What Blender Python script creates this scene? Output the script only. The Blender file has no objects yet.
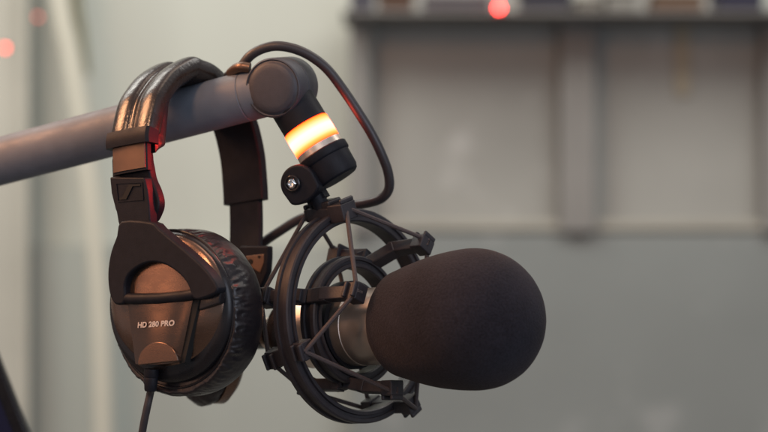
import bpy, bmesh, math, random
from mathutils import Vector, Matrix, noise
random.seed(7)
sc = bpy.context.scene
COL = sc.collection
PI = math.pi
S = 0.001                      # everything below is in millimetres
Z0 = 1250.0                    # height of the camera above the floor
CAM = Vector((0, -1200, 0))

# ------------------------------------------------------------------ geometry helpers
def ray(px, py):
    return Vector(((px-384)*.6, 1200, (216-py)*.6))
def P(px, py, d=0.0):
    r = ray(px, py); k = (1200+d)/1200
    return CAM + r*k
def on_plane(px, py, o, n, off=0.0):
    r = ray(px, py)
    return CAM + r*(((o-CAM).dot(n)+off)/r.dot(n))
def spline(pts, n=8, closed=False):
    pts = [Vector(p) for p in pts]; out = []
    m = len(pts); segs = m if closed else m-1
    for i in range(segs):
        if closed: p0,p1,p2,p3 = pts[(i-1)%m],pts[i],pts[(i+1)%m],pts[(i+2)%m]
        else:
            p1,p2 = pts[i],pts[i+1]
            p0 = pts[i-1] if i else p1*2-p2
            p3 = pts[i+2] if i+2<m else p2*2-p1
        for k in range(n):
            t = k/n
            out.append(.5*((2*p1)+(p2-p0)*t+(2*p0-5*p1+4*p2-p3)*t*t+(-p0+3*p1-3*p2+p3)*t**3))
    if not closed: out.append(pts[-1])
    return out
def basis(a, up=Vector((0,0,1))):
    a = a.normalized()
    x = up.cross(a)
    if x.length < 1e-4: x = Vector((1,0,0)).cross(a)
    x.normalize(); y = a.cross(x).normalized()
    return x, y, a
def skin_rings(bm, rings, closed_path=False, caps=True):
    vr = [[bm.verts.new(p) for p in r] for r in rings]
    n = len(vr[0]); m = len(vr)
    for i in range(m if closed_path else m-1):
        a, b = vr[i], vr[(i+1)%m]
        for k in range(n):
            bm.faces.new((a[k], a[(k+1)%n], b[(k+1)%n], b[k]))
    if caps and not closed_path:
        bm.faces.new(vr[0][::-1]); bm.faces.new(vr[-1])
    return vr
def add_tube(bm, pts, r, n=14, caps=True):
    pts = [Vector(p) for p in pts]; m = len(pts)
    tang = []
    for i in range(m):
        t = pts[min(i+1,m-1)]-pts[max(i-1,0)]; tang.append(t.normalized())
    x,_,_ = basis(tang[0]); rings = []
    for i in range(m):
        t = tang[i]; x = (x - t*x.dot(t)).normalized(); y = t.cross(x)
        rr = r(i/(m-1)) if callable(r) else r
        rings.append([pts[i]+(x*math.cos(2*PI*k/n)+y*math.sin(2*PI*k/n))*rr for k in range(n)])
    skin_rings(bm, rings, caps=caps)
def add_lathe(bm, prof, o, a, n=64, su=1.0, sv=1.0, axes=None):
    """prof: list of (distance along a, radius)"""
    x, y, a = axes if axes else basis(a)
    rings = []
    for q, r in prof:
        r = max(r, .02)
        rings.append([o+a*q+x*(math.cos(2*PI*k/n)*r*su)+y*(math.sin(2*PI*k/n)*r*sv) for k in range(n)])
    skin_rings(bm, rings)
def add_ring(bm, prof, o, a, n=96):
    x, y, a = basis(a); rings = []
    for k in range(n):
        d = x*math.cos(2*PI*k/n)+y*math.sin(2*PI*k/n)
        rings.append([o+a*q+d*r for q, r in prof])
    skin_rings(bm, rings, closed_path=True)
def add_prism(bm, pts, vec):
    pts = [Vector(p) for p in pts]
    a = [bm.verts.new(p) for p in pts]; b = [bm.verts.new(p+vec) for p in pts]
    bm.faces.new(a[::-1]); bm.faces.new(b)
    n = len(a)
    for k in range(n): bm.faces.new((a[k], a[(k+1)%n], b[(k+1)%n], b[k]))
def add_box(bm, c, x, y, z):
    """c centre, x y z half vectors"""
    v = [bm.verts.new(c+x*i+y*j+z*k) for i in (-1,1) for j in (-1,1) for k in (-1,1)]
    for f in ((0,1,3,2),(4,6,7,5),(0,4,5,1),(2,3,7,6),(0,2,6,4),(1,5,7,3)):
        bm.faces.new([v[i] for i in f])
def add_bar(bm, p0, p1, up, w, h):
    t = (p1-p0); x = t.cross(up).normalized(); y = x.cross(t).normalized()
    add_box(bm, (p0+p1)/2, t/2, x*(w/2), y*(h/2))
def aabox(bm, x0, x1, y0, y1, z0, z1):
    add_box(bm, Vector(((x0+x1)/2,(y0+y1)/2,(z0+z1)/2)), Vector(((x1-x0)/2,0,0)), Vector((0,(y1-y0)/2,0)), Vector((0,0,(z1-z0)/2)))
def root_loc(o):
    while o is not None and o.parent is not None: o = o.parent
    return Vector(o['_loc']) if o is not None else Vector((0,0,0))
ROOTS = {}
def new_bm(): return bmesh.new()
def obj(name, bm, mat, parent=None, bevel=0, seg=2, sharp=32, subsurf=0, base=None):
    bmesh.ops.recalc_face_normals(bm, faces=bm.faces[:])
    if parent is not None:
        r = parent
        while r.parent is not None: r = r.parent
        org = ROOTS[r.name]
    else:
        if base is None:
            xs = [v.co for v in bm.verts]
            base = Vector((sum(p.x for p in xs)/len(xs), sum(p.y for p in xs)/len(xs), min(p.z for p in xs)))
        org = base
    for v in bm.verts: v.co = (v.co-org)*S
    for f in bm.faces: f.smooth = True
    if not bevel:
        for e in bm.edges:
            if len(e.link_faces)==2 and e.calc_face_angle(0) > math.radians(sharp): e.smooth = False
    me = bpy.data.meshes.new(name); bm.to_mesh(me); bm.free()
    me.materials.append(mat)
    o = bpy.data.objects.new(name, me); COL.objects.link(o)
    if parent is not None: o.parent = parent
    else:
        o.location = (org+Vector((0,0,Z0)))*S; ROOTS[o.name] = org
    if bevel:
        m = o.modifiers.new('bevel','BEVEL'); m.width = bevel*S; m.segments = seg; m.limit_method='ANGLE'; m.angle_limit = math.radians(35)
        w = o.modifiers.new('normals','WEIGHTED_NORMAL'); w.keep_sharp = False
    if subsurf:
        m = o.modifiers.new('subd','SUBSURF'); m.levels = subsurf; m.render_levels = subsurf
    return o
def tag(o, label, cat, group=None):
    o['label'] = label; o['category'] = cat
    if group: o['group'] = group
    return o
def thing(name, label, cat, loc, group=None):
    o = bpy.data.objects.new(name, None); COL.objects.link(o)
    o.empty_display_size = .02
    o.location = (loc+Vector((0,0,Z0)))*S; ROOTS[o.name] = loc.copy()
    return tag(o, label, cat, group)
def struct(name, bm, mat, **k):
    o = obj(name, bm, mat, **k); o['kind'] = 'structure'; return o

# ------------------------------------------------------------------ materials
def mat(name, col, rough=.5, metal=0.0, var=.0, vscale=200, bump=0.0, bscale=400, sheen=0.0, spec=.5, emis=None, estr=0, coat=0, stretch=None, rvar=0.0, bdist=.0005):
    m = bpy.data.materials.new(name); m.use_nodes = True
    nt = m.node_tree; N = nt.nodes; L = nt.links
    b = N['Principled BSDF']
    b.inputs['Base Color'].default_value = (*col, 1); b.inputs['Roughness'].default_value = rough
    b.inputs['Metallic'].default_value = metal; b.inputs['Specular IOR Level'].default_value = spec
    b.inputs['Sheen Weight'].default_value = sheen; b.inputs['Coat Weight'].default_value = coat
    if emis:
        b.inputs['Emission Color'].default_value = (*emis,1); b.inputs['Emission Strength'].default_value = estr
    tc = N.new('ShaderNodeTexCoord'); mp = N.new('ShaderNodeMapping'); L.new(tc.outputs['Object'], mp.inputs['Vector'])
    if stretch: mp.inputs['Scale'].default_value = stretch
    if var:
        n = N.new('ShaderNodeTexNoise'); n.inputs['Scale'].default_value = vscale; n.inputs['Detail'].default_value = 6
        L.new(mp.outputs[0], n.inputs['Vector'])
        r = N.new('ShaderNodeMapRange'); r.inputs[1].default_value=.3; r.inputs[2].default_value=.7
        r.inputs[3].default_value = 1-var; r.inputs[4].default_value = 1+var
        L.new(n.outputs['Fac'], r.inputs[0])
        x = N.new('ShaderNodeVectorMath'); x.operation='SCALE'; x.inputs[0].default_value = col
        L.new(r.outputs[0], x.inputs['Scale']); L.new(x.outputs[0], b.inputs['Base Color'])
    if rvar:
        n = N.new('ShaderNodeTexNoise'); n.inputs['Scale'].default_value = 90; n.inputs['Detail'].default_value = 8
        L.new(mp.outputs[0], n.inputs['Vector'])
        r = N.new('ShaderNodeMapRange'); r.inputs[1].default_value=.3; r.inputs[2].default_value=.7
        r.inputs[3].default_value = max(rough-rvar,.02); r.inputs[4].default_value = rough+rvar
        L.new(n.outputs['Fac'], r.inputs[0]); L.new(r.outputs[0], b.inputs['Roughness'])
    if bump:
        n = N.new('ShaderNodeTexNoise'); n.inputs['Scale'].default_value = bscale; n.inputs['Detail'].default_value = 4
        L.new(mp.outputs[0], n.inputs['Vector'])
        u = N.new('ShaderNodeBump'); u.inputs['Strength'].default_value = bump; u.inputs['Distance'].default_value = bdist
        L.new(n.outputs['Fac'], u.inputs['Height']); L.new(u.outputs[0], b.inputs['Normal'])
    return m
M = {}
M['arm']    = mat('painted_aluminium', (.125,.142,.172), .5, 0, spec=.3, var=.12, vscale=60, bump=.12, bscale=1500, rvar=.06)
M['joint']  = mat('joint_plastic', (.042,.042,.052), .5, 0, var=.08, vscale=300, bump=.2, bscale=1800, rvar=.05)
M['black']  = mat('black_plastic', (.0105,.0112,.0155), .5, 0, spec=.16, var=.15, vscale=200, bump=.15, bscale=1500, rvar=.08)
M['mount']  = mat('mount_plastic', (.024,.021,.025), .48, 0, spec=.4, var=.2, vscale=150, bump=.2, bscale=1100, rvar=.08)
M['gloss']  = mat('glossy_black', (.012,.011,.013), .30, 0, rvar=.05, spec=.4)
M['cord']   = mat('elastic_cord', (.055,.042,.042), .75, 0, var=.2, vscale=900, bump=.5, bscale=2500)
M['cable']  = mat('cable_rubber', (.030,.027,.030), .42, 0, bump=.1, bscale=1200, rvar=.08)
M['leather']= mat('headband_leather', (.018,.0115,.009), .27, .0, var=.15, vscale=120, bump=.35, bscale=500, rvar=.06, spec=.7)
M['cushion']= mat('cushion_leather', (.012,.010,.012), .34, 0, bump=.35, bscale=260, rvar=.1, bdist=.0008)
M['slider'] = mat('slider_metal', (.14,.088,.062), .38, .7, var=.08, vscale=120, rvar=.05)
M['shell']  = mat('cup_shell_satin', (.20,.125,.092), .25, .85, var=.04, vscale=40, rvar=.02, bump=.08, bscale=1500)  # grey-black plastic, with the warm light it reflects put into the base colour
M['plate']  = mat('cup_plate_satin', (.125,.080,.060), .24, .8, var=.04, vscale=40, rvar=.02, bump=.08, bscale=1500)  # warm reflected light tinted into the plate's base colour as well
M['print']  = mat('white_print', (.52,.46,.42), .5)
M['silver'] = mat('champagne_metal', (.70,.60,.52), .36, .9, var=.06, vscale=80, rvar=.07)
M['chrome'] = mat('chrome', (.8,.8,.8), .12, 1.0)
M['dark_hole'] = mat('dark_recess', (.004,.004,.004), .8)
def foam_mat():
    m = mat('foam', (.030,.024,.025), .95, 0, sheen=.06, spec=.1)
    nt = m.node_tree; N = nt.nodes; L = nt.links; b = N['Principled BSDF']
    tc = N.new('ShaderNodeTexCoord')
    n = N.new('ShaderNodeTexNoise'); n.inputs['Scale'].default_value = 900; n.inputs['Detail'].default_value = 3; L.new(tc.outputs['Object'], n.inputs[0])
    n2 = N.new('ShaderNodeTexNoise'); n2.inputs['Scale'].default_value = 35; n2.inputs['Detail'].default_value = 4; L.new(tc.outputs['Object'], n2.inputs[0])
    a = N.new('ShaderNodeMath'); a.operation='MULTIPLY_ADD'; L.new(n.outputs['Fac'], a.inputs[0]); a.inputs[1].default_value = 1.4; L.new(n2.outputs['Fac'], a.inputs[2])
    r = N.new('ShaderNodeValToRGB'); L.new(a.outputs[0], r.inputs[0])
    mr = N.new('ShaderNodeMapRange'); mr.inputs[1].default_value=.7; mr.inputs[2].default_value=1.7; L.new(a.outputs[0], mr.inputs[0]); L.new(mr.outputs[0], r.inputs[0])
    r.color_ramp.elements[0].color=(.0065,.0068,.0095,1); r.color_ramp.elements[1].color=(.025,.025,.034,1)
    L.new(r.outputs[0], b.inputs['Base Color'])
    u = N.new('ShaderNodeBump'); u.inputs['Strength'].default_value=.8; u.inputs['Distance'].default_value=.0006
    L.new(n.outputs['Fac'], u.inputs['Height']); L.new(u.outputs[0], b.inputs['Normal'])
    b.inputs['Sheen Tint'].default_value=(.9,.7,.6,1); b.inputs['Sheen Roughness'].default_value=.6
    return m
M['foam'] = foam_mat()
def glow_mat(rad):
    # lamp ring: LED strip glows brightest along the middle of its height
    m = bpy.data.materials.new('lit_ring'); m.use_nodes = True
    nt = m.node_tree; N = nt.nodes; L = nt.links; N.clear()
    out = N.new('ShaderNodeOutputMaterial'); e = N.new('ShaderNodeEmission')
    at = N.new('ShaderNodeAttribute'); at.attribute_name = 'height'
    r = N.new('ShaderNodeValToRGB'); el = r.color_ramp.elements
    el[0].position=0; el[0].color=(1,.022,.003,1); el[1].position=1; el[1].color=(1,.015,.002,1)
    for p,c in ((.10,(1,.055,.008)),(.22,(1,.078,.034)),(.42,(1,.115,.088)),(.66,(1,.11,.070)),(.84,(1,.06,.012))):
        x = el.new(p); x.color=(*c,1)
    L.new(at.outputs['Fac'], r.inputs[0]); L.new(r.outputs[0], e.inputs[0]); e.inputs[1].default_value = 12
    L.new(e.outputs[0], out.inputs[0]); return m
M['glow'] = glow_mat(15)
M['redled'] = mat('red_led', (.4,.02,.02), .4, emis=(1,.05,.04), estr=30)
M['redled_dim'] = mat('red_led_dim', (.4,.02,.02), .4, emis=(1,.08,.05), estr=9)

def scratch(m, sc_, lo, hi, st):
    nt = m.node_tree; N = nt.nodes; L = nt.links; b = N['Principled BSDF']
    tc = N.new('ShaderNodeTexCoord'); mp = N.new('ShaderNodeMapping'); mp.inputs['Scale'].default_value = st; mp.inputs['Rotation'].default_value = (.3,.5,.2)
    n = N.new('ShaderNodeTexNoise'); n.inputs['Scale'].default_value = sc_; n.inputs['Detail'].default_value = 9; n.inputs['Roughness'].default_value = .7
    L.new(tc.outputs['Object'], mp.inputs[0]); L.new(mp.outputs[0], n.inputs[0])
    r = N.new('ShaderNodeMapRange'); r.inputs[1].default_value=.4; r.inputs[2].default_value=.65; r.inputs[3].default_value=lo; r.inputs[4].default_value=hi
    L.new(n.outputs['Fac'], r.inputs[0]); L.new(r.outputs[0], b.inputs['Roughness'])
scratch(M['arm'], 30, .42, .62, (1,4,4))
scratch(M['plate'], 60, .20, .30, (1,1,3))
scratch(M['shell'], 60, .22, .33, (1,1,3))
scratch(M['gloss'], 80, .22, .40, (1,1,1))

# ------------------------------------------------------------------ BOOM ARM
J = P(282, 87, 0)
hx = Vector((.35,.93,.10)).normalized()            # hinge axis, pointing away from the camera
tv = Vector((.901,-.364,.209)); tv = (tv-hx*tv.dot(hx)).normalized()
nv = Vector((.52,-.10,-.85)); nv = (nv-hx*nv.dot(hx)).normalized()
base = J - tv*520
arm = thing('microphone_boom', 'grey tubular boom with round elbow joint and glowing orange ring', 'microphone boom', base)
bm = new_bm(); add_lathe(bm, [(-520,0),(-520,15.2),(-24,15.2),(-23.6,14.8),(-23,14.8),(-22.6,15.3),(-10,15.3),(-10,0)], J, tv, 72)
obj('arm_tube', bm, M['arm'], arm)
bm = new_bm(); add_lathe(bm, [(-15,0),(-15,14.6),(-14.2,15.3),(-13.8,16.2),(-14.4,16.9),(-14.0,17.4),(-12.8,17.9),(-1.2,17.9),(-.9,17.4),(-.4,17.4),(-.1,17.9),(13.5,17.9),(15,17.2),(16,15.5),(16,0)], J, hx, 96)
obj('elbow_joint', bm, M['joint'], arm)
bm = new_bm(); add_lathe(bm, [(-14.6,0),(-16.3,.05),(-16.2,6),(-15.9,11),(-15.5,14.0),(-15.0,14.7),(-14.4,14.7)], J, hx, 96)
obj('joint_cap', bm, M['joint'], arm, sharp=50)
bm = new_bm(); add_lathe(bm, [(8,0),(8,14.2),(27,14.2),(27.4,13.8),(27.4,0)], J, nv, 72)
obj('neck', bm, M['black'], arm)
bm = new_bm(); add_lathe(bm, [(27.4,14.0),(28,14.4),(35,14.6),(42,14.4),(42.6,14.0)], J, nv, 72)
lr = obj('light_ring', bm, M['glow'], arm, sharp=80)
at = lr.data.attributes.new('height','FLOAT','POINT')
for i, v in enumerate(lr.data.vertices): at.data[i].value = min(max(((v.co/S+base-J).dot(nv)-27.4)/15.2,0),1)
bm = new_bm(); add_lathe(bm, [(42.4,0),(42.4,14.5),(46.2,14.7),(46.2,0)], J, nv, 72)
obj('trim_ring', bm, M['silver'], arm)
bm = new_bm(); add_lathe(bm, [(46.2,0),(46.2,15.4),(46.8,16.0),(50.8,16.0),(51.6,15.5),(52.0,15.0),(62,14.6),(64.5,13.6),(65.5,12.2),(65.5,0)], J, nv, 72)
obj('swivel_collar', bm, M['black'], arm)
# small cable clip on the tube
bm = new_bm(); pc = J - tv*30
add_tube(bm, spline([P(231,73,9),P(236,69,3),P(242,67,-1),P(250,68,-2)],5), 3.2, 12)
obj('cable_grommet', bm, M['slider'], arm)
# knuckle below the collar
K = P(297.5,183.5,-17)
kp = nv; kq = hx.cross(nv).normalized()
if kq.x < 0: kq = -kq
pts = []
for i in range(22):
    a = PI*.5+PI*i/21
    pts.append(K+kq*(math.cos(a+PI*0)*0)+(-kp*math.sin(PI*i/21)+kq*math.cos(PI*i/21))*10.0)
pts = [K+(-kp*math.sin(PI*i/21)*.95+kq*math.cos(PI*i/21))*11.6 for i in range(22)]
low = [K+(kp*(7+math.sin(PI*i/11)*5)-kq*math.cos(PI*i/11)*11.0) for i in range(12)]
bm = new_bm(); add_prism(bm, pts+low, hx*12)
kn = obj('swivel_knuckle', bm, M['black'], arm, bevel=1.6, seg=4)
sc0 = P(292.5,183.5,-17)
bm = new_bm(); add_lathe(bm, [(1,0),(1,5.0),(-.6,5.0),(-1.2,4.3),(-1.0,3.8),(-.1,3.6),(-.1,0)], sc0, hx, 32)
obj('screw_washer', bm, M['gloss'], kn)
bm = new_bm(); add_lathe(bm, [(0,0),(0,3.3),(-1.6,3.2),(-2.4,2.2),(-2.5,1.7),(-1.4,1.5),(-1.4,0)], sc0, hx, 6)
obj('screw', bm, M['chrome'], kn, bevel=.25)
bm = new_bm()
add_tube(bm, [P(313,192,-8),P(320,203,-8),P(328,218,-8)], 5.0, 16)
add_box(bm, P(313,190,-6), kq*6, kp*8, hx*4)
obj('mount_stem', bm, M['black'], arm)

# ------------------------------------------------------------------ MICROPHONE + SHOCK MOUNT frame
ax = Vector((.738,-.67,.088)).normalized()
Cm = P(356,316,0); Ci = P(351,321,0); Cb = P(350,328,0)
mp_, mr_, _ = basis(ax)
def Mq(px, py, q, c=Cm): return on_plane(px, py, c, ax, q)
mount = thing('shock_mount', 'black shock mount of two rings laced with elastic around the microphone', 'shock mount', Cm-Vector((0,0,70)))
def ringprof(r0, r1, q0, q1, g=1.3):
    qm = (q0+q1)/2; rm = (r0+r1)/2
    return [(q0,r0+.8),(q0+.8,r0),(q1-.8,r0),(q1,r0+.8),(q1,rm-1.2),(q1-g,rm-.8),(q1-g,rm+.8),(q1,rm+1.2),(q1,r1-.8),(q1-.8,r1),
            (qm+2.6,r1),(qm+2.2,r1-g),(qm-2.2,r1-g),(qm-2.6,r1),(q0+.8,r1),(q0,r1-.8)]
bm = new_bm(); add_ring(bm, ringprof(56.5,64.3,-6,6), Cm, ax, 120); outer = obj('outer_ring', bm, M['mount'], mount, sharp=40)
bm = new_bm(); add_ring(bm, ringprof(31.5,39,-5,7), Ci, ax, 96); inner = obj('inner_ring', bm, M['mount'], mount, sharp=40)
# rubber-lined grip between body and inner ring
bm = new_bm(); add_ring(bm, [(-4,23.2),(4,23.2),(4,26.5),(-4,26.5)], Ci.lerp(Cb,.6), ax, 64); obj('grip_sleeve', bm, M['black'], mount)
A0, A1 = Mq(268,298,-30), Mq(356,293,33)
B0, B1 = Mq(338,257,-24), Mq(422,245,33)
C0, C1 = Mq(309,385,-28), Mq(392,388,30)
T0, T1 = Mq(314,214,-13), Mq(343,213,11)
L0, L1 = Mq(276,358,-18), Mq(304,350,11)
R0, R1 = Mq(372,405,-12), Mq(409,404,12)
print('radii', [round((p-Cm-ax*(p-Cm).dot(ax)).length,1) for p in (A0,A1,B0,B1,C0,C1,T0,T1,L0,L1,R0,R1)])
def radial(p, c=Cm):
    d = p-c; return (d-ax*d.dot(ax)).normalized()
def hook(bm, p, c, size=(9,11,9)):
    r = radial(p,c); t = ax.cross(r).normalized()
    add_box(bm, p, ax*size[0]/2, t*size[1]/2, r*size[2]/2)
    for s in (-1,1):
        add_box(bm, p+r*(size[2]/2+1)+ax*s*(size[0]/2-1), ax*1.1, t*size[1]/2*.9, r*1.6)
def arm_bar(p0, p1, w=8, h=7):
    bm = new_bm(); r = radial((p0+p1)/2)
    mid = (p0+p1)/2; inw = Ci+radial(mid,Ci)*37.5+ax*1
    add_bar(bm, p0, p0.lerp(inw,.8)*.35+p0.lerp(p1,.42)*.65, r, w, h)
    add_bar(bm, p0.lerp(p1,.30), inw-ax*2, r, w+1, h)
    add_bar(bm, inw+ax*0, p0.lerp(p1,.70), r, w+1, h)
    add_bar(bm, p0.lerp(p1,.62), p1, r, w, h)
    hook(bm, p0, Ci); hook(bm, p1, Ci)
    return obj('spoke_bar', bm, M['mount'], mount, bevel=.8)
arm_bar(A0,A1); arm_bar(B0,B1); arm_bar(C0,C1)
def lug(p0, p1):
    bm = new_bm(); r = radial((p0+p1)/2)
    add_bar(bm, p0, p1, r, 10, 8)
    hook(bm, p0, Cm, (8,11,9)); hook(bm, p1, Cm, (8,11,9))
    return obj('cord_lug', bm, M['mount'], mount, bevel=.8)
lug(L0,L1); lug(R0,R1)
bm = new_bm(); r = radial((T0+T1)/2); t = ax.cross(r).normalized()
add_bar(bm, T0, T1, r, 12, 9); hook(bm, T0, Cm, (7,10,8)); hook(bm, T1+r*1, Cm, (12,13,11))
add_box(bm, P(328,210,-7), ax*6, t*6, r*6)
obj('top_clamp', bm, M['mount'], mount, bevel=1.0)
def cordline(pts):
    bm = new_bm(); add_tube(bm, pts, 1.35, 8); obj('elastic_cord', bm, M['cord'], mount)
f = Vector(ax)*3
def seg(a, b, oa=0, ob=0):
    ra, rb = radial(a), radial(b)
    cordline([a+ra*3.5+f*oa-ra*4, a+ra*3.2+f*oa, b+rb*3.2+f*ob, b+rb*3.5+f*ob-rb*4])
for a, b in ((T1,A1),(A1,L1),(L1,C1),(C1,R1),(R1,B1),(B1,T1)): seg(a,b,1.2,1.2)
for a, b in ((T0,B0),(T0,A0),(A0,L0),(L0,C0),(C0,R0),(R0,B0)): seg(a,b,-1.0,-1.0)
# two clamp screws on the lugs
for p in (P(391,386,-26),):
    bm = new_bm(); add_lathe(bm, [(0,0),(0,1.8),(-1.2,1.6),(-1.6,0)], p, Vector((.2,.9,.3)), 16); obj('rivet', bm, M['silver'], mount)

mic = thing('microphone', 'champagne metal microphone under a dark foam windscreen', 'microphone', Cb-Vector((0,0,42)))
bm = new_bm(); add_lathe(bm, [(-31.8,0),(-31.8,22.6),(-31.2,23),(-30,23),(-29.6,22.4),(-28.6,22.4),(-28.2,23),(12,23),(12.3,22.5),(13,22.5),(13.3,23),(60,23),(60,0)], Cb, ax, 96)
obj('body', bm, M['silver'], mic)
bm = new_bm(); add_lathe(bm, [(-56,0),(-56,14),(-54,18),(-50,20.8),(-44,22.2),(-32,22.5),(-32,0)], Cb, ax, 64)
obj('rear_cap', bm, M['gloss'], mic)
bm = new_bm(); add_lathe(bm, [(-55,0),(-55,10.5),(-60,10.5),(-60.5,9.6),(-84,9.2),(-86,8.4),(-96,5.5),(-102,3.8),(-102,0)], Cb, ax, 40)
cn = obj('connector', bm, M['gloss'], mic)
bm = new_bm(); add_lathe(bm, [(-66,9.3),(-66.2,10.2),(-69,10.2),(-69.2,9.3)], Cb, ax, 40); obj('connector_ring', bm, M['silver'], cn)
prof = [(46,20),(43,23.4),(40.5,24.5),(39.6,26.5),(40.2,29.0),(43,31.2)]
for i in range(1,25):
    q = 43+(98-43)*i/24; u = (q-43)/(98-43)
    prof.append((q, 31.2+(40.3-31.2)*math.sin(u*PI/2)))
for i in range(1,19):
    a = PI/2*i/18; prof.append((98+math.sin(a)*38.5, 40.3*max(math.cos(a),0)**.88))
bm = new_bm()
add_lathe(bm, prof, Cb, ax, 128)
for v in bm.verts:
    d = (noise.noise(v.co*.025)*.7+noise.noise(v.co*.12)*.12)
    v.co += (v.co-Cb-ax*60).normalized()*d
obj('windscreen', bm, M['foam'], mic, sharp=70)

# microphone cable
bm = new_bm()
cp = [P(228,76,20),P(234,72,14),P(241,67,8),P(250,56,4),(P(262,49,2)),P(277,46,0),P(295,49,0),P(312,57,1),P(328,70,3),P(344,91,6),P(358,112,8),P(371,133,11),P(381,153,14),P(388,172,18),P(389,188,22),P(382,198,27),P(368,203,33),P(350,206,40),P(325,211,48),P(300,219,54),P(280,231,58),P(264,242,63),P(248,256,70),P(238,280,76),P(238,310,76),P(246,330,66)]
cp.append(Cb-ax*98)
add_tube(bm, spline(cp,10), 3.0, 16)
tag(obj('microphone_cable', bm, M['cable']), 'dark cable looping from the elbow joint down behind the shock mount', 'cable')

# ------------------------------------------------------------------ HEADPHONES
Lv = Vector((.57,.82,0)).normalized(); W0 = Vector((.82,-.57,0)).normalized(); tl = math.radians(7)
Wv = (W0*math.cos(tl)+Vector((0,0,1))*math.sin(tl)).normalized()
Zv = (Vector((0,0,1))*math.cos(tl)-W0*math.sin(tl)).normalized()
O = P(130,170,-31)
def H(px,py,l): return on_plane(px,py,O,Lv,l)
def Hw(px,py,w): return on_plane(px,py,O,Wv,w)
def loc_lz(p): d = p-O; return Vector((d.dot(Lv), d.dot(Zv), 0))
hp = thing('headphones', 'black closed-back headphones hung over the grey boom arm', 'headphones', P(180,405,0))
HWD = 15.0
lz = [loc_lz(Hw(x,y,-HWD)) for x,y in ((110,178),(109.5,160),(109.5,143),(112,125),(118,102),(127,87),(136,76.5),(147,69),(158,64.5))]
lz += [loc_lz(Hw(x,y,HWD)) for x,y in ((203,59),(213,63),(222,70),(232,81),(244,98),(256,118),(264,150),(267,180),(268,200),(268.5,225),(268,250))]
print('arch', [(round(a.x),round(a.y)) for a in lz])
arch = spline(lz, 8)
def arch_frames(i0, i1, pts=arch):
    fr = []
    for i in range(i0, i1+1):
        a = pts[max(i-1,0)]; b = pts[min(i+1,len(pts)-1)]; t = (b-a).normalized()
        T = Lv*t.x+Zv*t.y; Nn = T.cross(Wv)
        c = O+Lv*pts[i].x+Zv*pts[i].y
        mid = O+Lv*60+Zv*20
        if Nn.dot(c-mid) < 0: Nn = -Nn
        fr.append((c, Nn))
    return fr
def band(i0, i1, sect, name, material, parent, **k):
    fr = arch_frames(i0,i1); bm = new_bm(); m = len(fr); rings = []
    for j,(c,Nn) in enumerate(fr): rings.append([c+Wv*u+Nn*v for u,v in sect(j/(m-1))])
    skin_rings(bm, rings); return obj(name, bm, material, parent, **k)
def ease(t, e): return min(1.0, math.sin(min(t/e,1)*PI/2))
def pad_sect(t):
    th = 12
    e = min(ease(t+.012,.05), ease(1-t+.004,.03)); th *= e
    pts = []
    for i in range(41):                              # outer surface: two rolls and a channel
        u = -16+32*i/40
        a = abs(u)
        roll = max(0,1-(abs(a-9.2)/6.9)**3.2)**.5 if a>2.3 else 0
        v = -2.2+1.8*roll+1.0*(1-((a-9.2)/6.9)**2)*(roll>0)
        if a < 2.3: v = -2.9+1.1*math.sqrt(max(0,1-((a-1.1)/1.1)**2))
        pts.append((u, v*min(1,e*1.2)))
    for i in range(1,24):                            # inner cushion
        a = PI*i/24
        pts.append((math.cos(a)*16.6*(1 if 3<i<21 else .99), -3.2-math.sin(a)**.55*th))
    return pts
iend = 8*13+5
pad = band(17, iend, pad_sect, 'headband_pad', M['leather'], hp, sharp=60)
def rect(hw, v0, v1, c=0.9):
    return lambda t: [(-hw+c,v1),(-hw*.5,v1+.5),(0,v1+.7),(hw*.5,v1+.5),(hw-c,v1),(hw,v1-c),(hw,v0+c),(hw-c,v0),(-hw+c,v0),(-hw,v0+c),(-hw,v1-c)]
band(13, 20, lambda t: rect(17.0,-9,2.2+.6*math.sin(PI*t),1.6)(t), 'collar', M['black'], hp, sharp=40)
def ip_sect(t):
    th = 15*min(1,ease(t+.01,.22))*min(1, ease(1-t+.004,.75))+.5
    return [(math.cos(PI*i/20)*14.6, -7.2-math.sin(PI*i/20)**.5*th) for i in range(21)]
band(9, 46, ip_sect, 'inner_pad', M['cushion'], hp, sharp=60)
sl0 = band(1, 14, rect(13.5,-5.5,-.8,.8), 'slider', M['black'], hp, sharp=40)
band(2, 14, rect(12.6,-.9,-.1,.3), 'slider_plate', M['slider'], sl0, sharp=40)
# rear side of the band, its inside seen beyond the tube
band(iend-4, 8*17, rect(16.0,-7,0,1.0), 'rear_sleeve', M['black'], hp, sharp=40)
band(8*17-3, 8*19, rect(12.6,-5.5,-1.2,1.2), 'slider', M['black'], hp, sharp=40)
# lower half of the near slider with the emblem plate
poly = lambda pts, l: [H(x,y,l) for x,y in pts]
bm = new_bm(); add_prism(bm, poly(((109.5,177),(144,177.5),(147,190),(149,206),(150,224),(121,224),(115,209),(111,193)), -1.2), Lv*7)
low_s = obj('slider_end', bm, M['black'], hp, bevel=1.0, seg=3)
bm = new_bm(); hb = spline([Vector((x,y,0)) for x,y in ((120,150),(150,148),(155,163),(158,178),(163,190),(166,202),(164,213),(156,224),(135,226),(125,222))],5,closed=True)
add_prism(bm, [H(p.x,p.y,11) for p in hb], -Lv*6.5)
obj('slider_housing', bm, M['black'], hp, bevel=1.4, seg=3)
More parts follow.
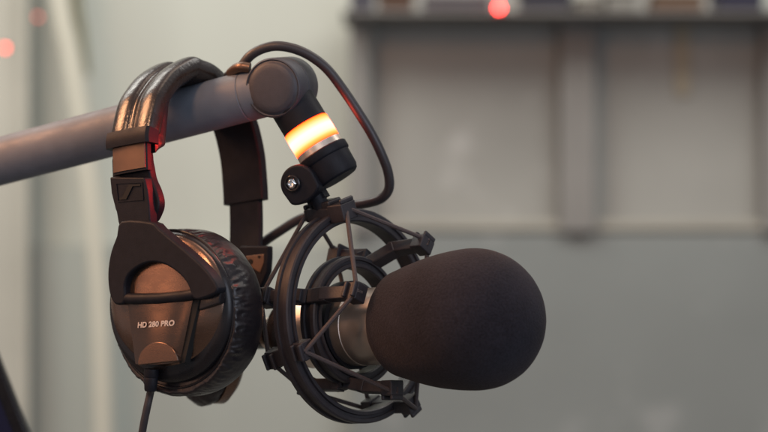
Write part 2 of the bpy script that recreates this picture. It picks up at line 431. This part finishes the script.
# emblem: outlined plate with slanted stroke and two serifs
bm = new_bm()
e0 = [(115.5,183),(142.5,182),(143.5,200),(117.5,202)]; ctr = Vector((129.8,191.8))
inn = [tuple(ctr+(Vector(p)-ctr)*.92) for p in e0]
for i in range(4):
    j=(i+1)%4
    add_prism(bm, poly((e0[i],e0[j],inn[j],inn[i]), -1.5), -Lv*.25)
obj('emblem_frame', bm, M['black'], low_s)
bm = new_bm()
add_prism(bm, poly(((120,199.6),(126.5,199.3),(133,186.2),(140.5,185.8),(140.8,184.0),(128.8,184.6),(122.5,197.6),(119.8,197.8)), -1.55), -Lv*.4)
obj('emblem', bm, M['dark_hole'], low_s)

# yoke (near side)
outl = [(121,221),(116,236),(110.5,251),(107.5,268),(107.5,284),(110,297),(115,304.5),(123,304),(125,297),(124.5,286),(128.5,275),(139,266.5),(152,262.5),(166,265.5),(179,274.5),(187,284.5),(191,296),(196,300),(207,297.5),(217.5,291),(212.5,279),(203,267),(188,253),(171,239),(158,228),(150,222)]
op = spline([Vector((x,y,0)) for x,y in outl],3,closed=True)
bm = new_bm(); add_prism(bm, [H(p.x,p.y,-3.5) for p in op], Lv*9)
yoke = obj('yoke', bm, M['black'], hp, bevel=1.6, seg=4)
bm = new_bm(); add_tube(bm, [H(117,297.5,1),H(135,299,-1),H(160,298.5,-1.5),H(185,296,-1),H(212,291,1)], 3.3, 16)
obj('hinge_bar', bm, M['black'], yoke)

# ear cup (near side)
def ell_frame(center): return center
def add_cup(bm, prof, c, a, u, v, au, bv, n=96, wr=None, ex=2.0):
    rings = []
    for j,(l,k) in enumerate(prof):
        r = []
        for i in range(n):
            th = 2*PI*i/n; cx, sx = math.cos(th), math.sin(th)
            x = abs(cx)**(2/ex)*(1 if cx>0 else -1); y = abs(sx)**(2/ex)*(1 if sx>0 else -1)
            d = wr(th,j,l,k) if wr else 0
            r.append(c+a*l+u*(x*(au*k+d))+v*(y*(bv*k+d)))
        rings.append(r)
    skin_rings(bm, rings)
Cc = H(167,304,0)
bm = new_bm()
add_cup(bm, [(1.0,.01),(1.1,.3),(1.5,.52),(2.6,.70),(4.6,.85),(7.0,.955),(8.2,.99),(9.5,1.0),(12,1.0),(12,.02)], H(156.5,301.5,0), Lv, Wv, Zv, 43.6, 38.5)
shell = obj('cup_shell', bm, M['shell'], hp, sharp=60)
bm = new_bm()
add_cup(bm, [(7.6,.02),(7.8,.88),(8.8,.955),(10.5,.99),(12.5,1.0),(15,1.0),(16,.97),(16,.02)], H(156.5,308,0), Lv, Wv, Zv, 46.6, 44.2)
obj('cup_body', bm, M['gloss'], hp, sharp=50)
# centre plate and its gap, hub, print
bm = new_bm(); top=[]; NU=24; NV=10; g=[]
for j in range(NV+1):
    v_ = j/NV; row=[]
    xl = 127+8.5*v_; xr = 193.5-13.5*v_
    for i in range(NU+1):
        u_ = -1+2*i/NU
        yy = 298.5-2.2*(u_*.5+.5)+(65.5+1.5*(1-u_*u_))*v_
        row.append(H(xl+(xr-xl)*(u_*.5+.5), yy, .2-2.6*(1-abs(u_)**2.4)-.6*math.sin(PI*v_)))
    g.append(row)
vt=[[bm.verts.new(p) for p in r] for r in g]; vb=[[bm.verts.new(p+Lv*(5.0)) for p in r] for r in g]
for j in range(NV):
    for i in range(NU):
        bm.faces.new((vt[j][i],vt[j][i+1],vt[j+1][i+1],vt[j+1][i])); bm.faces.new((vb[j][i],vb[j+1][i],vb[j+1][i+1],vb[j][i+1]))
for j in range(NV):
    bm.faces.new((vt[j][0],vt[j+1][0],vb[j+1][0],vb[j][0])); bm.faces.new((vt[j][NU],vb[j][NU],vb[j+1][NU],vt[j+1][NU]))
for i in range(NU):
    bm.faces.new((vt[0][i],vb[0][i],vb[0][i+1],vt[0][i+1])); bm.faces.new((vt[NV][i],vt[NV][i+1],vb[NV][i+1],vb[NV][i]))
plate = obj('cup_plate', bm, M['plate'], hp, sharp=40)
bm = new_bm(); add_prism(bm, poly(((193.2,297),(200,297),(184.5,362.5),(179.4,363.5)), .4), Lv*5)
obj('gap_strip', bm, M['dark_hole'], hp)
hubc = H(157.5,363.5,-3.3)
bm = new_bm()
pts = [hubc+Wv*math.cos(PI*i/24)*15.5+Zv*math.sin(PI*i/24)*12.5 for i in range(25)]
add_prism(bm, pts, Lv*4); obj('hub', bm, M['plate'], plate, bevel=.7, seg=3)
# right lug of the yoke pivot on the shell
bm = new_bm(); add_prism(bm, poly(((199,299),(221,292),(219,304),(198,311)), 1.2), Lv*5)
obj('pivot_block', bm, M['gloss'], hp, bevel=1.0)
# printed name
fc = bpy.data.curves.new('print_text','FONT'); fc.body = 'HD 280 PRO'; fc.size = 5.6*S; fc.extrude = .08*S; fc.shear = .18; fc.offset = .19*S; fc.align_x='CENTER'; fc.align_y='CENTER'; fc.space_character=1.02
tmp = bpy.data.objects.new('tmp', fc); COL.objects.link(tmp)
dg = bpy.context.evaluated_depsgraph_get(); me = bpy.data.meshes.new_from_object(tmp.evaluated_get(dg))
bpy.data.objects.remove(tmp)
me.materials.clear(); me.materials.append(M['print'])
xs = [v.co.x for v in me.vertices]; wtxt = (max(xs)-min(xs))/S
p0, p1 = H(136.5,325.5,-3.3), H(173.5,323.2,-3.3)
k = (p1-p0).length/wtxt
xd = (p1-p0).normalized(); yd = (-Lv).cross(xd).normalized()
mt = Matrix((( *(xd), ),( *(yd), ),( *(-Lv), ))).transposed()
for v in me.vertices:
    v.co.y *= .86
    uu = abs((v.co.x/S*k)/17)**2*.9
    v.co = (((p0+p1)/2 + Lv*uu + mt@(v.co/S*k)) - ROOTS[hp.name])*S
to = bpy.data.objects.new('printed_text', me); COL.objects.link(to); to.parent = plate

# ear cushion (near side)
def wr(th, j, l, k):
    if k < .9: return 0
    env = math.exp(-((l-16.5)/7.5)**2)
    a = noise.noise(Vector((math.cos(th)*9, math.sin(th)*9, l*.10)))*1.2
    b = noise.noise(Vector((math.cos(th)*24+l*.05, math.sin(th)*24, l*.16+5)))*1.5
    return (a+b)*env*.7 + noise.noise(Vector((math.cos(th)*3,math.sin(th)*3,l*.05)))*.6
pr = [(14,.02),(14,.86),(13.2,.93)]
for i in range(25):
    a = PI*i/24; pr.append((26.0-13.0*math.cos(a), .955+.06*math.sin(a)**.8))
pr += [(39,.90),(37,.6),(30,.55),(30,.02)]
bm = new_bm(); add_cup(bm, pr, H(157.5,314,0), Lv, Wv, Zv, 48.6, 48.6, n=420, wr=wr)
obj('ear_cushion', bm, M['cushion'], hp, sharp=75)
# seam bead round the cushion
bm = new_bm(); cc = H(157,310,0)+Lv*13.6
ring = [cc+Wv*math.cos(2*PI*i/120)*46.0+Zv*math.sin(2*PI*i/120)*46.0 for i in range(121)]
add_tube(bm, ring, .9, 8, caps=False); obj('seam_bead', bm, M['gloss'], hp)
# far ear cup, turned edge-on behind the near one
A2 = Vector((.85,.52,0)).normalized(); U2 = Vector((.52,-.85,0)).normalized()
c2 = P(213,332,50)
bm = new_bm(); add_cup(bm, [(-16,.02),(-16,.75),(-14,.92),(-9,1.0),(-3,.98),(0,.9),(0,.02)], c2, A2, U2, Vector((0,0,1)), 32, 46, wr=lambda th,j,l,k: noise.noise(Vector((math.cos(th)*9,math.sin(th)*9,l*.1)))*.8 if k>.8 else 0, n=160)
obj('ear_cushion', bm, M['cushion'], hp, sharp=75)
bm = new_bm(); add_cup(bm, [(-1,.02),(-1,.95),(5,.96),(10,.85),(14,.6),(16,.3),(16.5,.02)], c2, A2, U2, Vector((0,0,1)), 32, 47)
obj('cup_shell', bm, M['shell'], hp, sharp=60)
# far yoke
lr_ = 122
ry = [(239,246),(268,246),(268,258),(267,272),(262,284),(254,300),(246,318),(238,318),(238,290),(239,265)]
lastl = lz[-1].x-3
bm = new_bm(); add_prism(bm, poly(ry, lastl-4), Lv*5.5)
fy = obj('yoke', bm, M['black'], hp, bevel=1.2, seg=3)
bm = new_bm(); add_prism(bm, poly([(245,256),(264,254),(264,262),(260,273),(252,268)], lastl-4.5), Lv*1.5); obj('hinge_plate', bm, M['slider'], fy, bevel=.4)
for x,y,rr in ((250.5,261.5,1.6),(259,256.8,.9)):
    bm = new_bm(); add_lathe(bm, [(-.3,0),(-.3,rr),(.6,rr),(.6,0)], H(x,y,lastl-4.7), Lv, 20); obj('rivet_hole', bm, M['dark_hole'], fy)
# headphone cable with strain relief
bm = new_bm(); add_lathe(bm, [(0,0),(0,4.2),(4,4.4),(5,3.9),(6,4.1),(12,3.6),(13,3.1),(13,0)], H(151.5,369,4), Vector((-.05,0,-1)), 24)
obj('strain_relief', bm, M['black'], hp)
bm = new_bm(); s0 = H(151.5,369,4)
add_tube(bm, spline([s0+Vector((0,0,-8)), P(150.5,392,-25), P(147,408,-24), P(143,428,-22), P(139,455,-18), P(136,500,-10),P(140,560,0)],8), 2.3, 16)
obj('cable', bm, M['cable'], hp)

# ------------------------------------------------------------------ BACKGROUND (studio behind, far out of focus)
def wallmat(name, col, var=.07, vs=1.2, rough=.8, spec=.2, stretch=None, spots=0):
    m = mat(name, col, rough, 0, var=var, vscale=vs, spec=spec, stretch=stretch)
    if spots:                                       # pale glass reflections painted into the colour, smears too
        nt = m.node_tree; N = nt.nodes; L = nt.links; b = N['Principled BSDF']
        src = b.inputs['Base Color'].links[0].from_socket
        tc = N.new('ShaderNodeTexCoord'); n = N.new('ShaderNodeTexNoise'); n.inputs['Scale'].default_value = 9; n.inputs['Detail'].default_value = 3
        L.new(tc.outputs['Object'], n.inputs[0])
        r = N.new('ShaderNodeMapRange'); r.inputs[1].default_value=.60; r.inputs[2].default_value=.78; r.inputs[4].default_value = spots
        L.new(n.outputs['Fac'], r.inputs[0])
        x = N.new('ShaderNodeMix'); x.data_type='RGBA'; L.new(r.outputs[0], x.inputs['Factor']); L.new(src, x.inputs['A']); x.inputs['B'].default_value = (.62,.62,.62,1)
        L.new(x.outputs['Result'], b.inputs['Base Color'])
    return m
WD = 2050
fl = wallmat('floor_carpet', (.16,.16,.15), .15, 40)
bm = new_bm(); v=[bm.verts.new(p) for p in ((-4000,-3000,-Z0),(4000,-3000,-Z0),(4000,WD+50,-Z0),(-4000,WD+50,-Z0))]; bm.faces.new(v); struct('floor', bm, fl, base=Vector((0,0,-Z0)))
bm = new_bm(); aabox(bm, -4000,4000,WD,WD+100,-Z0,1500); struct('wall', bm, wallmat('cream_wall', (.455,.475,.43), .04, 1.2, stretch=(5,1,.5)), base=Vector((0,WD,-Z0)))
def X(px, d=WD-60): return P(px,0,d).x
def Zp(py, d=WD-60): return P(0,py,d).z
# dado counter running along the wall
bm = new_bm(); aabox(bm, -3900,3900,WD-45,WD-5,-Z0,Zp(246,WD-45)); struct('wall_dado', bm, wallmat('dado_grey', (.335,.36,.335), .04, 1.2, stretch=(4,1,.6)))
# glazed partition on the right
win = thing('partition_window', 'grey framed partition with two dull panels behind the foam windscreen', 'partition', Vector((X(560),WD-60,Zp(432))))
post = wallmat('post_grey', (.21,.208,.20), .1, 6); pane = wallmat('panel_grey', (.275,.280,.262), .14, 3, rough=.5, spec=.4, spots=.45)
y0, y1 = WD-120, WD-50
for a, b in ((350,371),(557,592),(757,800)):
    bm = new_bm(); aabox(bm, X(a), X(b), y0, y1, Zp(232), Zp(12)); obj('post', bm, post, win, bevel=4)
for a, b in ((371,557),(592,757),(800,1150)):
    bm = new_bm(); aabox(bm, X(a)+1, X(b)-1, y0+45, y1-5, Zp(222)+1, Zp(-20)); obj('pane', bm, pane, win)
bm = new_bm(); aabox(bm, X(344), X(1150), y0-110, y1, P(0,15.5,y0-110).z, P(0,10.5,y0-110).z); obj('top_rail', bm, wallmat('rail_dark', (.17,.165,.16), .1, 6), win, bevel=4)
bm = new_bm(); aabox(bm, X(350), X(1150), y0+15, y1, Zp(231), Zp(221)); obj('sill', bm, wallmat('sill_grey',(.31,.305,.27),.08,6), win, bevel=4)
bm = new_bm(); aabox(bm, X(352), X(1150), y0+20, y1+3, -Z0+5, Zp(232)); obj('lower_panel', bm, wallmat('lower_panel_grey', (.205,.225,.222), .14, 2, spots=.2), win, bevel=4)
# narrow tan strip in front of the right-hand pane
bm = new_bm(); aabox(bm, X(674), X(688), y0+38, y0+42, Zp(96), Zp(18)); tag(obj('tan_strip', bm, wallmat('tan_matte',(.34,.31,.24),.1,8)), 'narrow tan strip hanging on the right-hand grey panel', 'paper strip')
def shelf_box(name, a, b, top, col, label, cat, lid=None):
    z = P(0,10.5,y0-110).z+1; t = thing(name, label, cat, Vector((X((a+b)/2), y0-50, z)))
    h = P(0,top,y0-95).z-z
    bm = new_bm(); aabox(bm, X(a), X(b), y0-95, y0-10, z, z+h*.8); obj('case', bm, wallmat(name+'_case', col, .1, 10, .5), t, bevel=4)
    bm = new_bm(); aabox(bm, X(a)-2, X(b)+2, y0-97, y0-8, z+h*.8+1, z+h); obj('lid', bm, wallmat(name+'_lid', lid or tuple(c*.7 for c in col), .1, 10, .5), t, bevel=3)
shelf_box('storage_box', 352,374,-16,(.05,.05,.065),'dark blue box at the left end of the shelf','box')
shelf_box('storage_box', 379,412,-10,(.07,.042,.03),'brown box beside the dark blue box on the shelf','box')
shelf_box('audio_device', 422,486,-4,(.065,.057,.066),'wide purplish grey device left of the red light on the shelf','audio device',(.07,.06,.07))
shelf_box('audio_device', 515,562,-12,(.03,.03,.04),'black device right of the red light on the shelf','audio device')
shelf_box('paper_stack', 566,592,-3,(.12,.115,.10),'short pale stack between two dark devices on the shelf','paper stack',(.3,.28,.26))
shelf_box('storage_box', 596,625,-8,(.17,.17,.155),'pale grey box on the shelf','box')
shelf_box('storage_box', 640,688,-6,(.10,.062,.04),'tan brown box above the tan strip','box')
shelf_box('audio_device', 702,745,-14,(.022,.022,.04),'dark navy device at the right end of the shelf','audio device')
def led(px, py, r, m, label, d=WD-240, grp='small red lights glowing in the background'):
    c = P(px,py,d); t = thing('indicator_light', label, 'indicator light', c-Vector((0,0,r)), grp)
    bm = new_bm(); add_lathe(bm, [(r*math.cos(PI-PI*i/16), max(r*math.sin(PI*i/16),.01)) for i in range(17)], c, Vector((0,-1,0)), 24); obj('lens', bm, m, t)
    bm = new_bm(); add_ring(bm, [(-r,r*1.02),(0,r*1.05),(0,r*1.5),(-r,r*1.5)], c, Vector((0,-1,0)), 24); obj('bezel', bm, M['black'], t)
led(499,8,4.3,M['redled'],'bright red light above the partition between two devices')
led(5,48,3.6,M['redled_dim'],'red light near the left edge of the photograph')
M['redled_faint'] = mat('red_led_faint', (.4,.05,.04), .4, emis=(1,.2,.15), estr=2.2)
led(38,17,3.6,M['redled_faint'],'faint red light high on the left beside the pale pole')
# brown fabric on the far left, pale leaning pole with dark strap
bm = new_bm(); cols = 60; vs = []
for i in range(cols+1):
    x = X(-500)+(X(34)-X(-500))*i/cols; y = WD-110+5*math.sin(i*1.3)+2*math.sin(i*2.9)
    vs.append((bm.verts.new((x,y,Zp(520,WD-110))), bm.verts.new((x,y,Zp(-300,WD-110)))))
for i in range(cols): bm.faces.new((vs[i][0],vs[i+1][0],vs[i+1][1],vs[i][1]))
cur = obj('curtain', bm, wallmat('curtain_fabric',(.42,.415,.365),.08,4)); tag(cur,'greyish brown curtain at the far left behind the arm','curtain')
bm = new_bm(); add_tube(bm, spline([P(48,-120,WD-170),P(60,0,WD-170),P(71,60,WD-170),P(82,130,WD-170),P(92,210,WD-170),P(99,300,WD-170),P(103,432,WD-170),P(104,700,WD-170)],6), 15, 20)
tag(obj('leaning_pole', bm, wallmat('pole_cream',(.52,.515,.44),.05,6)),'pale leaning pole blurred behind the headphones','pole')
bm = new_bm(); add_tube(bm, spline([P(68,-120,WD-150),P(75,0,WD-150),P(81,30,WD-150),P(88,75,WD-150)],6), lambda t: 14-10*t, 16)
tag(obj('hanging_strap', bm, wallmat('strap_olive',(.20,.20,.14),.1,6)),'dark olive strap hanging right of the pale pole','strap')
# monitor corner at the bottom left
mon = thing('monitor', 'black monitor corner with dark blue screen at the bottom left', 'monitor', P(-60,560,190))
dm = 190
q = [P(-10,338,dm), P(62,520,dm+20), P(-120,590,dm+20), P(-190,400,dm)]
bm = new_bm(); add_prism(bm, q, Vector((0,14,0))); obj('bezel', bm, M['gloss'], mon, bevel=3, seg=3)
cq = sum(q, Vector())/4; qi = [cq+(p-cq)*.86 for p in q]
bm = new_bm(); add_prism(bm, [p+Vector((0,-.8,0)) for p in qi], Vector((0,4,0))); obj('screen', bm, mat('dark_blue_screen',(.012,.013,.045),.25), mon)
bm = new_bm(); add_tube(bm, [cq+Vector((0,12,0)), cq+Vector((0,40,-60)), cq+Vector((0,40,-320))], 14, 20); obj('stand', bm, M['black'], mon)

# ------------------------------------------------------------------ LIGHT
w = bpy.data.worlds.new('World'); sc.world = w; w.use_nodes = True
bg = w.node_tree.nodes['Background']; bg.inputs[0].default_value = (.90,.93,1.0,1); bg.inputs[1].default_value = .30
def area(name, loc, target, size, power, col, sy=None):
    l = bpy.data.lights.new(name,'AREA'); l.size = size; l.energy = power; l.color = col
    if sy: l.shape='RECTANGLE'; l.size_y = sy
    o = bpy.data.objects.new(name, l); COL.objects.link(o)
    o.location = (Vector(loc)+Vector((0,0,Z0)))*S
    o.rotation_euler = (Vector(target)-Vector(loc)).to_track_quat('-Z','Y').to_euler()
    return o
area('warm_key_lamp', (-800,-60,580), (-100,0,20), .30, 8, (1,.47,.23))
area('added_rim_light', (-600,-1000,950), (-120,0,-40), .22, 8, (1,.52,.28))  # added warm light, placed for a highlight on the cup rim
area('added_streak_light', (-950,-250,170), (-120,0,-40), .14, .85, (1,.45,.22), .6)  # added strip light for copper reflections on the cup
area('added_streak_light', (-800,-700,60), (-120,0,-40), .08, .45, (1,.45,.22), .5)  # another added strip, for a further streak on the plate
area('front_fill', (-250,-1600,700), (0,0,0), .9, 2, (.95,.96,1))  # added fill, lifts the microphone body
area('cool_side_lamp', (700,-900,200), (0,0,0), .8, 5, (.75,.82,1))
area('added_top_light', (300,100,1500), (0,0,0), .9, 5.5, (1,.78,.62))  # added from above to give the metal directional reflections
sl = bpy.data.lights.new('ring_spill_boost','SPOT'); sl.energy = .48; sl.color = (1,.02,.02); sl.spot_size = math.radians(85); sl.spot_blend = 1; sl.shadow_soft_size = .014  # added red spot by the ring, strengthens its cast on the headband
so = bpy.data.objects.new('ring_spill_boost', sl); COL.objects.link(so)
p_ = P(288,150,-22); so.location = (p_+Vector((0,0,Z0)))*S; so.rotation_euler = (P(158,175,-36)-p_).to_track_quat('-Z','Y').to_euler()
area('back_room_fill', (-900,900,1300), (-350,2050,150), 1.0, 27, (1,.98,.9))  # added to brighten the wall on the left
area('back_room_fill', (900,700,1300), (500,2050,0), 1.0, 18, (1,.96,.9))  # added to brighten the panels on the right

# ------------------------------------------------------------------ CAMERA
cd = bpy.data.cameras.new('camera'); cam = bpy.data.objects.new('camera', cd); COL.objects.link(cam)
cam.location = (0,-1.2,Z0*S); cam.rotation_euler = (PI/2,0,0)
cd.sensor_width = 36; cd.lens = 36*1200/460.8; cd.clip_end = 100; cd.clip_start=.05
cd.dof.use_dof = True; cd.dof.focus_distance = 1.165; cd.dof.aperture_fstop = 5.2
sc.camera = cam
sc.render.engine = 'CYCLES'
sc.view_settings.view_transform = 'Standard'; sc.view_settings.look = 'None'; sc.view_settings.exposure = 0
